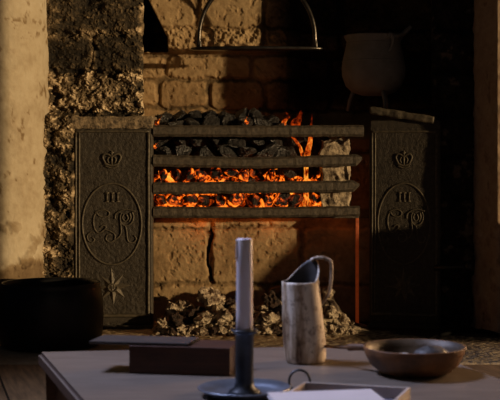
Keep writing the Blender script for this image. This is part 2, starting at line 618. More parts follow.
# unseen lintel over the opening, added to keep overhead fill off the recess
bm = bmesh.new()
add_box(bm, (-1.7, 3.86, 1.27), (1.52, 4.06, 1.75), .01)
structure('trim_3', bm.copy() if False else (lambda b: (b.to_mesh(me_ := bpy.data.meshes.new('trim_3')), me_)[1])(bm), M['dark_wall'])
bm.free()

# floor boards and stone hearth
bm = bmesh.new()
add_box(bm, (-1.7, -.6, -.05), (1.5, 4.6, 0), 0)
fl = link('floor', bm, M['boards'])
fl['kind'] = 'structure'
u = np.linspace(-1.3, 1.45, 700)
v = np.linspace(3.30, 4.5, 320)
U, V = np.meshgrid(u, v)
edge = sstep(3.30, 3.315, V)
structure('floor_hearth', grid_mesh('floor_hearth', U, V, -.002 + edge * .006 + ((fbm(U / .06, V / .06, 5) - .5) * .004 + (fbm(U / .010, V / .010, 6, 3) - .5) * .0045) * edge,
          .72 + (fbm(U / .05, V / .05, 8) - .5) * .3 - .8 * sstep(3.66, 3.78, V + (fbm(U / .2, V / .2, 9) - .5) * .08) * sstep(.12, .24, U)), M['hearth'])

# unseen right-hand wall of the room, opening and sill shaped to trim the sunbeam
bm = bmesh.new()
XW0, XW1 = 1.5, 1.56
outer = [(-.6, 0), (2.585, 0), (2.585, 2.0), (3.90, 2.0), (3.90, 0), (3.353, 0)]


def wall_prism(pts):
    a = [bm.verts.new((XW0, y, z)) for y, z in pts]
    b2 = [bm.verts.new((XW1, y, z)) for y, z in pts]
    n = len(pts)
    bm.faces.new(a)
    bm.faces.new(b2[::-1])
    for k in range(n):
        bm.faces.new((a[k], a[(k + 1) % n], b2[(k + 1) % n], b2[k]))


wall_prism([(-.6, 0), (2.57, 0), (2.52, .30), (2.508, .36), (2.508, 2.0), (-.6, 2.0)])
wall_prism([(-.6, 2.0), (3.9, 2.0), (3.9, 2.4), (-.6, 2.4)])
wall_prism([(3.30, 0), (3.9, 0), (3.9, .430), (3.385, .430), (3.30, .28)])
ws = link('wall_side', bm, M['room_wall'])
ws['kind'] = 'structure'

# ------------------------------------------------------------------ hobs with royal cast panels
S = 4.0 / F
HC = 112.0


def L(px, py, y=0.0):
    return Vector(((px - HC) * S, y, H - (py - CY) * S))


def make_hob():
    root = empty('hob', (X(HC, 4.0), 4.0, 0))
    # body behind
    bm = bmesh.new()
    add_box(bm, ((76 - HC) * S, .03, .002), ((143 - HC) * S, .33, L(0, 121).z), .004)
    link('body', bm, M['iron'], root)
    # front panel: fine grid with hammered surface
    u = np.arange(72, 153.01, .8)
    v = np.arange(127, 330.5, .8)
    U, V = np.meshgrid(u, v)
    Yg = -(fbm(U / 14, V / 14, 91) - .5) * .0030 - (fbm(U / 1.8, V / 1.8, 92, 3) - .5) * .0032
    Yg += .02 * (sstep(73.2, 72, U) + sstep(151.8, 153, U))
    me = grid_mesh('front_panel', (U - HC) * S, Yg, H - (V - CY) * S)
    pan = link('front_panel', me, M['iron'], root)
    # framing mouldings
    bm = bmesh.new()
    for (a, b2, r) in [((148.6, 132), (148.6, 322), 1.3), ((76.0, 132), (76.0, 318), 1.0), ((79.3, 132), (79.3, 316), .9),
                       ((75, 131.5), (149.5, 131.5), 1.2), ((76, 315.5), (150, 315.5), 1.9)]:
        n = 24
        pts = []
        for k in range(n + 1):
            t = k / n
            w = mnoise.noise(Vector((a[0] * .3 + t * 9, a[1], b2[0]))) * .35
            pts.append(L(a[0] + (b2[0] - a[0]) * t + w * (a[0] == b2[0]), a[1] + (b2[1] - a[1]) * t + w * (a[1] == b2[1]), -.001))
        add_tube(bm, pts, r * S, 6)
    link('frame_moulding', bm, M['iron_relief'], pan, True)
    bm = bmesh.new()
    add_box(bm, L(72, 331, -.012), L(153, 325, .0), .002)
    add_box(bm, L(80, 323, -.004), L(149, 317.5, .0), .0015)
    link('plinth', bm, M['iron'], root)
    # crown
    bm = bmesh.new()
    yy = -.003
    add_tube(bm, spline([L(104.8, 163.5, yy), L(112, 165.6, yy), L(119.2, 163.5, yy)], 6), 1.15 * S, 6)
    add_tube(bm, spline([L(105.5, 166, yy), L(112, 168, yy), L(118.5, 166, yy)], 6), .8 * S, 6)
    for s in (-1, 1):
        add_tube(bm, spline([L(112 + s * 6.4, 163, yy), L(112 + s * 9.0, 157.5, yy), L(112 + s * 7.2, 154.2, yy), L(112 + s * 3.2, 154.6, yy),
                             L(112, 157, yy)], 6), .95 * S, 6)
        add_tube(bm, spline([L(112 + s * 3.0, 163, yy), L(112 + s * 4.2, 159.5, yy), L(112 + s * 2.6, 157, yy)], 5), .7 * S, 6)
    add_tube(bm, [L(112, 165, yy), L(112, 155, yy)], .9 * S, 6)
    add_tube(bm, [L(112, 156, yy), L(112, 150.6, yy)], .8 * S, 6)
    add_tube(bm, [L(110, 152.6, yy), L(114, 152.6, yy)], .7 * S, 6)
    link('crown_emblem', bm, M['iron_relief'], pan, True)
    # oval
    bm = bmesh.new()
    add_tube(bm, [L(112 + 29.6 * math.cos(a), 224 + 40.6 * math.sin(a), -.001) for a in np.linspace(0, 2 * math.pi, 65)[:-1]], .95 * S, 6, True)
    link('oval_ring', bm, M['iron_relief'], pan, True)

    # III and the script cypher; points taken in a 4.35x view with origin (78, 178)
    def q(x, y):
        return L(78 + x / 4.35, 178 + y / 4.35, -.0015)
    bm = bmesh.new()
    for cx in (127, 150, 173):
        add_tube(bm, [q(cx, 66), q(cx, 101)], .85 * S, 6)
        add_tube(bm, [q(cx - 9, 65), q(cx + 9, 65)], .75 * S, 6)
        add_tube(bm, [q(cx - 9, 102), q(cx + 8, 102)], .75 * S, 6)
    link('numeral_relief', bm, M['iron_relief'], pan, True)
    bm = bmesh.new()
    r = .72 * S
    curves = [
        [(74, 150), (92, 141), (116, 139), (136, 149), (132, 164), (112, 170), (92, 164), (84, 152)],
        [(84, 150), (72, 162), (68, 190), (72, 218), (86, 238), (106, 232), (122, 214), (112, 206), (98, 214)],
        [(72, 238), (54, 236), (41, 252), (46, 272), (62, 279), (72, 268), (62, 258)],
        [(116, 224), (136, 230), (160, 246), (158, 270), (138, 279), (122, 266), (128, 248), (144, 248)],
        [(158, 270), (176, 258), (188, 236), (186, 200), (184, 168), (190, 152)],
        [(162, 178), (164, 158), (184, 143), (212, 137), (250, 145)],
        [(184, 190), (200, 206), (222, 204), (238, 188), (242, 166), (236, 148)],
        [(200, 156), (194, 174), (206, 188), (218, 176), (212, 158)],
        [(206, 206), (212, 232), (214, 258), (222, 278), (242, 280), (254, 264), (244, 250)],
        [(226, 152), (230, 172), (222, 190)],
    ]
    for c in curves:
        add_tube(bm, spline([q(*p) for p in c], 6), r, 6)
    link('monogram_relief', bm, M['iron_relief'], pan, True)
    # eight-pointed star
    bm = bmesh.new()
    n = 8
    cen = bm.verts.new(L(112.5, 286.5, -.010))
    ring = []
    for k in range(2 * n):
        a = math.pi * k / n + math.pi / 2 + .06
        rad = (19 if (k // 2) % 2 == 0 else 16.5) if k % 2 == 0 else 8.2
        ring.append(bm.verts.new(L(112.5 + rad * math.cos(a), 286.5 - rad * math.sin(a), .0005)))
    for k in range(2 * n):
        bm.faces.new((cen, ring[k], ring[(k + 1) % (2 * n)]))
    sp = [L(112.5 + (5.5 - t * .5) * math.cos(t * .9), 286.5 + (5.5 - t * .5) * math.sin(t * .9), -.0075) for t in np.linspace(0, 9, 30)]
    add_tube(bm, sp, .75 * S, 6)
    link('star_emblem', bm, M['iron_relief'], pan)
    return root


def rough_slab(lo, hi, nx, ny, nz, amp, seed, sc=30):
    """box with a broken, lumpy surface"""
    bm = bmesh.new()
    bmesh.ops.create_cube(bm, size=1)
    bmesh.ops.subdivide_edges(bm, edges=[e for e in bm.edges if abs((e.verts[0].co - e.verts[1].co).x) > .5], cuts=nx)
    bmesh.ops.subdivide_edges(bm, edges=[e for e in bm.edges if abs((e.verts[0].co - e.verts[1].co).y) > .5], cuts=ny, use_grid_fill=True)
    bmesh.ops.subdivide_edges(bm, edges=[e for e in bm.edges if abs((e.verts[0].co - e.verts[1].co).z) > .5], cuts=nz, use_grid_fill=True)
    lo, hi = Vector(lo), Vector(hi)
    for vt in bm.verts:
        c = vt.co.copy()
        for k in range(3):
            vt.co[k] = lo[k] + (c[k] + .5) * (hi[k] - lo[k])
        w = mnoise.noise_vector(vt.co * sc + Vector((seed, 0, 0))) + .6 * mnoise.noise_vector(vt.co * sc * 2.7 + Vector((0, seed, 0)))
        vt.co += w * amp
    return bm


hob = make_hob()
tag(hob, 'sunlit cast iron hob left of the fire, with crown, oval cypher and star', 'hob', 'cast iron hobs flanking the fire')
hob2 = copy_tree(hob)
hob2.location = ((X(368.5, 4.055) + X(440, 4.0)) / 2, 4.028, 0)
hob2.rotation_euler = (0, 0, math.atan2(4.0 - 4.055, X(440, 4.0) - X(368.5, 4.055)))
hob2.scale = (.90, 1, 1.0)
tag(hob2, 'cast iron hob right of the fire, lower half and star in shadow', 'hob', 'cast iron hobs flanking the fire')
[c for c in hob2.children if c.name.startswith('front_panel')][0].scale = (1, .65, 1)
old = [c for c in hob2.children if c.name.startswith('body')][0]
bpy.data.objects.remove(old)
bm = bmesh.new()
fp = [(.02, .035), (.115, .035), (.115, .33), (-.10, .33), (-.075, .085)]
lo_ = [bm.verts.new((a, b_, .002)) for a, b_ in fp]
hi_ = [bm.verts.new((a, b_, L(0, 121).z)) for a, b_ in fp]
bm.faces.new(lo_)
bm.faces.new(hi_)
for k in range(5):
    bm.faces.new((lo_[k], lo_[(k + 1) % 5], hi_[(k + 1) % 5], hi_[k]))
link('body', bm, M['iron'], hob2)
bm = rough_slab(L(71, 128.5, -.008), L(153, 116.5, .30), 40, 12, 3, .0042, 3, 40)
link('cover_slab', bm, M['crust'], hob, True)
# right cover: a slipped iron plate, higher at its left end
bm = rough_slab((-.130, -.012, -.013), (.115, .20, .012), 30, 10, 2, .003, 9, 40)
pl = link('cover_plate', bm, M['iron_relief'], hob2, True)
pl.location = (.0, 0, Z(115, 4.0) + .0)
pl.rotation_euler = (0, math.radians(8.5), 0)
bm = bmesh.new()
add_box(bm, (-.127, .0, L(0, 128).z), (.132, .03, L(0, 120).z), .003)
link('top_edge', bm, M['iron'], hob2)

# ------------------------------------------------------------------ the grate
grate = empty('fire_grate', (X(258, 3.985), 3.985, 0))
tag(grate, 'four-bar iron fire grate holding coals between the two hobs', 'grate')
G0 = grate.location


def grate_bar(pts_top, pts_bot, seed, point):
    """bar with chamfered upper and lower arris; pts as (px, y)"""
    bm = bmesh.new()
    n = 70
    rings = []
    x0, x1 = pts_top[0][0], pts_top[-1][0]
    for k in range(n + 1):
        px = x0 + (x1 - x0) * k / n
        yt = np.interp(px, *zip(*pts_top)) + mnoise.noise(Vector((px * .11, seed, 0))) * .7 + mnoise.noise(Vector((px * .5, seed, 5))) * .35
        yb = np.interp(px, *zip(*pts_bot)) + mnoise.noise(Vector((px * .11, seed, 9))) * .7 + mnoise.noise(Vector((px * .5, seed, 15))) * .35
        e = max(0, (px - (x1 - point)) / point) if point else 0
        ym = (yt + yb) / 2
        h = (yb - yt) / 2 * (1 - .75 * e)
        ym -= 1.5 * e
        yf = 3.997 + mnoise.noise(Vector((px * .2, seed, 20))) * .0015
        prof = [(ym - h, 4.022), (ym - h, yf + .012), (ym - h * .60, yf), (ym + h * .55, yf), (ym + h, yf + .010), (ym + h, 4.022)]
        rings.append([bm.verts.new(P(px, y, 4.0) + Vector((0, Yy - 4.0, 0)) - G0) for y, Yy in prof])
    for a, b2 in zip(rings, rings[1:]):
        for k in range(6):
            bm.faces.new((a[k], a[(k + 1) % 6], b2[(k + 1) % 6], b2[k]))
    bm.faces.new(rings[0])
    bm.faces.new(rings[-1])
    return bm


bars = [([(153.3, 125), (260, 125.5), (364, 125)], [(153.3, 136.5), (260, 137), (364, 136.5)], 1, 0),
        ([(153.3, 154.5), (250, 157.5), (362, 154)], [(153.3, 166.5), (250, 168.5), (362, 166)], 2, 5),
        ([(153.3, 182.5), (250, 181.5), (359.5, 180.5)], [(153.3, 194.5), (250, 193.5), (359.5, 192)], 3, 6),
        ([(153.3, 206.5), (250, 207.5), (360, 206)], [(153.3, 218), (250, 218), (360, 216.5)], 4, 0)]
for a, b2, s, pt in bars:
    link('bar', grate_bar(a, b2, s, pt), M['bar'], grate)
bm = bmesh.new()
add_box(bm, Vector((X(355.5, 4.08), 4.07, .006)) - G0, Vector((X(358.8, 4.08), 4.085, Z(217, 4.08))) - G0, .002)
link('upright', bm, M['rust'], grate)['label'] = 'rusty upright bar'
bm = bmesh.new()
add_box(bm, Vector((X(150.5, 4.06), 4.05, .006)) - G0, Vector((X(153.5, 4.06), 4.065, Z(217, 4.06))) - G0, .002)
link('upright', bm, M['iron'], grate)
bm = bmesh.new()
for k in range(9):
    x = X(165 + k * 22, 4.05) - G0.x
    add_box(bm, (x - .006, .04, Z(216, 4.0)), (x + .006, .19, Z(213, 4.0)), .001)
add_box(bm, (X(156, 4.0) - G0.x, .08, Z(219, 4.0)), (X(360, 4.0) - G0.x, .10, Z(215, 4.0)), .002)
link('bottom_grid', bm, M['bar'], grate)


# ------------------------------------------------------------------ coal, embers, cinders
def lump_mesh(name, seed, n=16, flat=.75):
    r = random.Random(seed)
    bm = bmesh.new()
    for k in range(n):
        a = Vector((r.gauss(0, 1), r.gauss(0, 1), r.gauss(0, 1))).normalized() * r.uniform(.82, 1.1)
        a.z *= flat
        bm.verts.new(a)
    g = bmesh.ops.convex_hull(bm, input=bm.verts)
    bmesh.ops.delete(bm, geom=[e for e in g['geom_interior'] if isinstance(e, bmesh.types.BMVert)], context='VERTS')
    bmesh.ops.bevel(bm, geom=bm.edges[:], offset=.07, segments=1, affect='EDGES')
    me = bpy.data.meshes.new(name)
    bmesh.ops.recalc_face_normals(bm, faces=bm.faces)
    bm.to_mesh(me)
    bm.free()
    return me


def cinder_mesh(name, seed):
    bm = bmesh.new()
    bmesh.ops.create_icosphere(bm, subdivisions=3, radius=1)
    o = Vector((seed * 3.1, seed * 1.7, 0))
    for vt in bm.verts:
        d0 = vt.co.normalized()
        k = 1 + .55 * mnoise.noise(d0 * 1.3 + o) + .38 * mnoise.noise(d0 * 3.1 + o) + .16 * mnoise.noise(d0 * 7 + o)
        vt.co = d0 * k
        vt.co.z *= .8
    me = bpy.data.meshes.new(name)
    bm.to_mesh(me)
    bm.free()
    return me


ORD = ['first', 'second', 'third', 'fourth', 'fifth', 'sixth', 'seventh', 'eighth', 'ninth', 'tenth', 'eleventh', 'twelfth', 'thirteenth',
       'fourteenth', 'fifteenth', 'sixteenth', 'seventeenth', 'eighteenth', 'nineteenth', 'twentieth']
COAL = [lump_mesh('coal_lump', 100 + k, random.Random(k).randint(10, 18)) for k in range(10)]
for me in COAL:
    me.materials.append(M['coal'])


def put_lump(me, name, pos, scale, seed, material=None):
    r = random.Random(seed)
    o = bpy.data.objects.new(name, me)
    o.location = pos
    o.scale = scale
    o.rotation_euler = (r.uniform(-.7, .7), r.uniform(-.7, .7), r.uniform(0, 6.28))
    col.objects.link(o)
    if material:
        o.material_slots[0].link = 'OBJECT'
        o.material_slots[0].material = material
    return o


def coal_row(rowname, x0, x1, ytop, ybot, count, Y, label, cat, group, mats, seed, name, skip=()):
    r = random.Random(seed)
    step = (x1 - x0) / count
    order = 0
    for k in range(count):
        px = x0 + step * (k + .5) + r.uniform(-.12, .12) * step
        if any(a < px < b2 for a, b2 in skip):
            continue
        yt, yb = ytop(px), ybot(px)
        rz = (yb - yt) / 2 * r.uniform(.95, 1.12)
        cy = (yt + yb) / 2 + r.uniform(-.8, .8)
        sc = Y / F
        rx = step * .66 * r.uniform(.85, 1.3)
        o = put_lump(COAL[r.randrange(len(COAL))], name, P(px, cy, Y + r.uniform(-.010, .012)), (rx * sc, rx * sc * .9, rz * sc * 1.15), seed + k,
                     mats[k % len(mats)])
        tag(o, label % ORD[order], cat, group)
        order += 1


top_line = lambda x: np.interp(x, [150, 165, 185, 205, 235, 255, 275, 290], [112, 111, 112, 110, 110, 109, 116, 121])
coal_row('crest', 158, 280, lambda x: top_line(x) - 1, lambda x: top_line(x) + 13, 8, 4.105, 'black coal lump along the crest of the heap, %s from the left', 'coal',
         'coals along the crest', [M['coal']], 61, 'coal_lump')
coal_row('top', 153, 288, lambda x: top_line(x) + 5, lambda x: 132, 8, 4.07, 'black coal lump resting just above the top bar, %s from the left', 'coal', 'coals above the top bar',
         [M['coal']], 11, 'coal_lump')
coal_row('second', 152, 302, lambda x: 132, lambda x: 150, 8, 4.085, 'black coal lump high in the gap under the top bar, %s from the left', 'coal',
         'coals under the top bar', [M['coal']], 22, 'coal_lump')
coal_row('second', 156, 296, lambda x: 144, lambda x: 163, 7, 4.06, 'black coal lump just above the second bar, %s from the left', 'coal',
         'coals above the second bar', [M['coal']], 25, 'coal_lump')
coal_row('third', 152, 280, lambda x: 166, lambda x: 183, 9, 4.07, 'glowing coal between second and third bars, %s from the left', 'ember',
         'embers behind the third gap', [M['ember'], M['ember_dim'], M['ember']], 33, 'glowing_coal')
coal_row('fourth', 153, 320, lambda x: 192, lambda x: 209, 11, 4.07, 'glowing coal between third and bottom bars, %s from the left', 'ember',
         'embers behind the bottom gap', [M['ember_dim'], M['ember'], M['ember']], 44, 'glowing_coal')
for px, py, r_, lb in [(157.5, 122.5, 4, 'small red-hot coal at the left end of the heap above the top bar'),
                       (247, 121.5, 3.5, 'small red-hot coal peeping out above the middle of the top bar'),
                       (155.5, 146, 3.5, 'small red-hot coal at the left end of the gap under the top bar')]:
    tag(put_lump(COAL[5], 'glowing_coal', P(px, py, 4.03), (r_ * .0034, r_ * .0034, r_ * .004), int(px), M['ember']), lb, 'ember')
o = put_lump(COAL[3], 'coal_lump', P(289, 175, 4.04), (.030, .028, .030), 5)
tag(o, 'dark unlit coal lump beside the flame, between second and third bars', 'coal')

# hot bed behind the lumps
u = np.arange(153, 330, .9)
v = np.arange(112, 216, .9)
U, V = np.meshgrid(u, v)
Yc = 4.135 - (fbm(U / 12, V / 12, 201, 4) - .5) * .07 + .05 * sstep(285, 330, U)
cut = top_line(np.clip(U, 150, 290))
Vc = np.maximum(V, cut + 3 + 12 * sstep(285, 325, U) + 60 * sstep(312, 332, U) * 0)
o = link('ember_bed', grid_mesh('ember_bed', X(U, 4.1), Yc, Z(Vc, 4.1)), M['bed'])
tag(o, 'orange glowing bed of embers filling the grate behind the coals', 'embers', kind='stuff')

# burnt pale brick standing at the right end of the fire
bm = rough_slab((-.047, -.03, 0), (.045, .06, Z(141, 4.06) - Z(212, 4.06)), 14, 10, 22, .011, 4, 30)
fb = link('firebrick', bm, M['brick'], None, True, (X(336, 4.06), 4.075, Z(212, 4.06)))
tag(fb, 'pale crumbling brick at the right end of the grate, behind the bars', 'brick')


# flames
def flame(parent, pts, Y):
    """flat wavering tongue; pts = (px, py, half width px, heat)"""
    bm = bmesh.new()
    lay = []
    sp = spline([Vector((p[0], p[1], p[2])) for p in pts], 8)
    heat = np.interp(np.linspace(0, 1, len(sp)), np.linspace(0, 1, len(pts)), [p[3] for p in pts])
    rows = []
    for i, s in enumerate(sp):
        row = []
        for k in range(9):
            a = 2 * math.pi * k / 9
            c = P(s.x + math.cos(a) * max(s.z * .72, .15), s.y, Y)
            c.y += math.sin(a) * max(s.z, .15) * .6 * Y / F + .01 * math.sin(i * .5)
            row.append(bm.verts.new(c))
            lay.append(heat[i])
        rows.append(row)
    for a, b2 in zip(rows, rows[1:]):
        for k in range(9):
            bm.faces.new((a[k], a[(k + 1) % 9], b2[(k + 1) % 9], b2[k]))
    o = link('flame_tongue', bm, M['flame'], parent, True)
    at = o.data.attributes.new('tint', 'FLOAT', 'POINT')
    at.data.foreach_set('value', lay)
    return o


fl_root = empty('flame', (0, 0, 0))
tag(fl_root, 'orange flame licking up through the bars near the right end of the grate', 'flame')
flame(fl_root, [(305, 208, 5, 1.0), (306, 190, 4, 1.2), (306, 172, 3.0, 1.4), (307, 155, 4.5, 1.1), (310, 142, 3.5, .9), (311, 128, 2, .5), (312, 114, .3, .1)], 4.05)
flame(fl_root, [(304, 165, 2, 1.0), (301, 150, 2.5, 1.0), (296, 141, 2.5, .7), (290, 135, 1.5, .4), (285, 130, .3, .1)], 4.052)
flame(fl_root, [(284, 129, 2.5, 1.1), (284, 122, 3.5, .9), (288, 117, 2.5, .4), (286, 112, .3, .1)], 4.06)
flame(fl_root, [(295, 131, 6, .5), (296, 122, 7, .38), (300, 116, 4, .25), (301, 110, .4, .05)], 4.07)

# ash heap and cinders
u = np.arange(148, 372, .8)
w = np.linspace(3.66, 4.2, 90)
U, W = np.meshgrid(u, w)
ridge = np.interp(U, [148, 156, 175, 200, 215, 235, 262, 285, 300, 325, 335, 350, 372],
                  [.004, .02, .05, .055, .09, .075, .055, .09, .075, .115, .10, .02, .002])
prof = np.exp(-((W - 4.05) / .10) ** 2) * sstep(3.70, 3.80, W)
hgt = ridge * prof * (1 + (fbm(U / 9, W / .035, 301) - .5) * .9 * sstep(330, 315, U)) + (fbm(U / 4, W / .018, 302, 3) - .35) * .018 * sstep(3.74, 3.90, W) * sstep(150, 156, U) * sstep(368, 350, U)
o = link('ash_heap', grid_mesh('ash_heap', X(U, 3.95), W, np.maximum(hgt, -.01)), M['ash'])
tag(o, 'heap of pale ash and clinker on the hearth under the grate', 'ash', kind='stuff')
CIN = [cinder_mesh('cinder', k) for k in range(8)]
for me in CIN:
    me.materials.append(M['cinder'])


def ground(px, Y):
    i = int(np.clip((px - 148) / .8, 0, len(u) - 1))
    j = int(np.clip((Y - 3.66) / (4.2 - 3.66) * 89, 0, 89))
    return max(hgt[j, i], .004)


rows = [('back', 4.04, [(172, 6, 0), (184, 8, 0), (199, 5, 1), (209, 9, 0), (220, 6, 0), (229, 5, 1), (264, 5, 0), (272, 7, 1), (283, 6, 1), (296, 7, 1), (312, 6, 0), (328, 5, 0)]),
        ('middle', 3.96, [(165, 6, 0), (177, 6, 1), (190, 8, 1), (203, 7, 0), (213, 6, 0), (224, 7, 0), (234, 6, 1), (259, 7, 0), (270, 6, 0), (281, 7, 1), (300, 7, 1), (315, 6, 0), (331, 6, 0), (344, 5, 0)]),
        ('front', 3.87, [(163, 5, 0), (173, 4.5, 1), (182, 5.5, 0), (193, 5, 0), (203, 5, 0), (212, 5, 1), (222, 5, 0), (232, 4.5, 0), (257, 5, 0), (266, 5, 0), (276, 5, 1), (299, 5, 0), (322, 5, 0), (333, 5, 0), (341, 4, 0), (351, 4, 0)])]
sd = 0
for rn, Y, items in rows:
    cnt = 0
    for px, r, dark in items:
        sd += 1
        rr = r * 1.25 * Y / F
        rnd = random.Random(sd)
        o = put_lump(CIN[sd % 8], 'cinder', Vector((X(px, Y), Y + rnd.uniform(-.02, .02), ground(px, Y) + rr * .45)), (rr, rr * .9, rr * rnd.uniform(.75, 1.0)), sd,
                     M['cinder_d'] if dark else None)
        tag(o, '%s lumpy cinder in the %s row of the ash heap, %s from the left' % ('dark brown' if dark else 'pale', rn, ORD[cnt]), 'cinder', 'large cinders on the ash heap')
        cnt += 1
rnd = random.Random(99)
for k in range(90):
    px = rnd.uniform(157, 356)
    Y = rnd.uniform(3.78, 4.02)
    rr = rnd.uniform(1.2, 2.6) * Y / F
    o = put_lump(CIN[k % 8], 'cinder_crumb', Vector((X(px, Y), Y, ground(px * 1.0, Y) + rr * .5)), (rr, rr, rr * .8), 500 + k, M['cinder_d'] if k % 4 == 0 else None)
    tag(o, 'tiny cinder crumb scattered on the ash heap under the grate', 'cinder', 'tiny cinder crumbs on the ash heap')

# ------------------------------------------------------------------ girdle hanging in the chimney
YG = 4.12
gz = Z(49, YG)
gr = empty('hanging_girdle', (X(257, YG), YG, gz))
tag(gr, 'narrow flat iron girdle plate hanging by a hoop handle above the fire', 'girdle')
R = 66 * YG / F
link('plate', lathe([(0, -.004), (R * .97, -.004), (R, -.001), (R, .004), (R * .96, .006), (0, .005)], 64), M['girdle_iron'], gr, True).scale = (1, .2, 1)
hp = []
for a in np.linspace(0, math.pi, 40):
    hp.append(Vector((math.cos(a) * 58 * YG / F, 0, (11 + math.sin(a) * 62) * YG / F)))
hp = [Vector((58.5 * YG / F, 0, -.004))] + hp + [Vector((-58.5 * YG / F, 0, -.004))]
bm = bmesh.new()
add_tube(bm, hp, .0078, 8)
for s in (-1, 1):
    add_box(bm, (s * 58 * YG / F - .008, -.006, -.004), (s * 58 * YG / F + .008, .006, .028), .002)
link('handle', bm, M['girdle_iron'], gr, True)

# ------------------------------------------------------------------ cauldron on the right hob
YK = 4.27
kx = X(373.5, YK)
kt = empty('cauldron', (kx, YK, Z(111, YK)))
tag(kt, 'grey three-legged iron cauldron standing on the right-hand hob', 'cauldron')
k = YK / F
zb = Z(111, YK)


def kz(py):
    return Z(py, YK) - zb


prof = [(0, kz(96)), (12 * k, kz(95.5)), (22 * k, kz(92)), (28 * k, kz(86)), (31.5 * k, kz(76)), (32 * k, kz(68)), (30.5 * k, kz(58)), (28 * k, kz(48)), (27 * k, kz(42)),
        (29.5 * k, kz(37.5)), (29.8 * k, kz(36)), (28 * k, kz(36)), (26 * k, kz(42)), (29.5 * k, kz(66)), (27 * k, kz(84)), (12 * k, kz(92)), (0, kz(93))]
bm = lathe(prof, 48)
for py in (44, 62):
    add_tube(bm, [Vector((math.cos(a) * np.interp(py, [36, 42, 48, 58, 68], [29.8 * k, 27 * k, 28 * k, 30.5 * k, 32 * k]),
                          math.sin(a) * np.interp(py, [36, 42, 48, 58, 68], [29.8 * k, 27 * k, 28 * k, 30.5 * k, 32 * k]), kz(py)))
                  for a in np.linspace(0, 2 * math.pi, 49)[:-1]], .0022, 6, True)
link('bowl', bm, M['kettle_iron'], kt, True)
for a in (-1.17, .92, 3.01):
    bm = bmesh.new()
    c = Vector((math.cos(a), math.sin(a), 0))
    add_tube(bm, [c * 20 * k + Vector((0, 0, kz(91))), c * 24 * k + Vector((0, 0, kz(101))), c * 26 * k + Vector((0, 0, 0))], [.008, .0065, .005], 8)
    link('leg', bm, M['kettle_iron'], kt, True)
bm = bmesh.new()
e = lambda px, py, y: Vector(((px - 373.5) * k, y, kz(py)))
add_tube(bm, spline([e(386, 54, -.085), e(389, 51, -.095), e(391, 42, -.10), e(388.5, 37, -.10), (e(386, 41, -.098))], 6), .006, 8)
add_tube(bm, spline([e(388.5, 38.5, -.09), e(396, 38, -.06), e(402, 35, -.03), e(407, 30.5, -.02), e(410.5, 27, -.02)], 6), [.0085] * 19 + [.0065] * 6, 8)
link('handle', bm, M['kettle_iron'], kt, True)

# dark iron bar poking out beside the right hob, and a poker on the hearth
bm = bmesh.new()
add_tube(bm, [P(434, 268, 4.0), P(466, 266.5, 3.96)], .009, 10)
add_tube(bm, [P(466, 266.5, 3.96), P(468, 266.4, 3.955), P(471, 266.2, 3.95), P(474, 266, 3.945)], [.009, .016, .017, .008], 12)
tag(link('iron_bar', bm, M['black_iron'], None, True), 'short black iron bar with knob sticking out right of the right hob', 'bar')
bm = bmesh.new()
fl = lambda px, py: Vector((X(px, H * F / (py - CY)), H * F / (py - CY), .012))
add_tube(bm, spline([fl(440, 339), fl(455, 335.5), fl(470, 334), fl(485, 335), fl(497, 338)], 8), .006, 8)
tag(link('poker', bm, M['matte'], None, True), 'thin curved dark poker lying on the hearth behind the pan', 'poker')

# ------------------------------------------------------------------ black pot on the floor at left
YP = 3.62
pr = 52 * YP / F
zr = Z(283, YP)
prof = [(0, .004), (pr * .90, .004), (pr * .955, .012), (pr * .985, .05), (pr, .09), (pr * .985, .14), (pr * .945, .178), (pr * .925, zr - .012), (pr * .945, zr - .004), (pr * .93, zr),
        (pr * .90, zr - .001), (pr * .885, zr - .012), (pr * .94, .13), (pr * .95, .07), (pr * .88, .02), (0, .016)]
pot = link('cooking_pot', lathe(prof, 72), M['black_iron'], None, True, (X(51, YP), YP, .004))
tag(pot, 'large black iron pot standing on the floor at the left', 'pot')
bm = bmesh.new()
c = Vector((-.02, -pr * 1.0, .105))
add_tube(bm, [c + Vector((math.cos(a) * .012, -.004, math.sin(a) * .012)) for a in np.linspace(math.pi, 2 * math.pi, 12)], .003, 6)
link('lug', bm, M['black_iron'], pot, True)

# ------------------------------------------------------------------ table
ZT = .248


def T(px, py, z=ZT):
    Y = (H - z) * F / (py - CY)
    return Vector((X(px, Y), Y, z))


bl, br = T(38, 351.5), T(410, 344)
fL = bl + (T(80, 400) - bl).normalized() * 1.0
fR = br + (T(500, 378) - br).normalized() * 1.0
tb = empty('low_table', ((bl + br + fL + fR) / 4).xy.to_3d())
tag(tb, 'low scrubbed wooden table in the foreground carrying candle, jug and pan', 'table')
TO = tb.location
bm = bmesh.new()
quad = [bl, br, fR, fL]
tv = [bm.verts.new(p - TO) for p in quad]
bv = [bm.verts.new(p - TO - Vector((0, 0, .024))) for p in quad]
bm.faces.new(tv)
bm.faces.new(bv[::-1])
for i in range(4):
    bm.faces.new((tv[i], tv[(i + 1) % 4], bv[(i + 1) % 4], bv[i]))
bmesh.ops.bevel(bm, geom=bm.edges[:], offset=.005, segments=3, affect='EDGES')
top = link('table_top', bm, M['table'], tb)
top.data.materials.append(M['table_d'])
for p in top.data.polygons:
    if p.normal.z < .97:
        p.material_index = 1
cen = (bl + br + fL + fR) / 4
ins = []
for p in quad:
    dirv = (cen - p)
    ins.append(p + dirv.normalized() * .055)
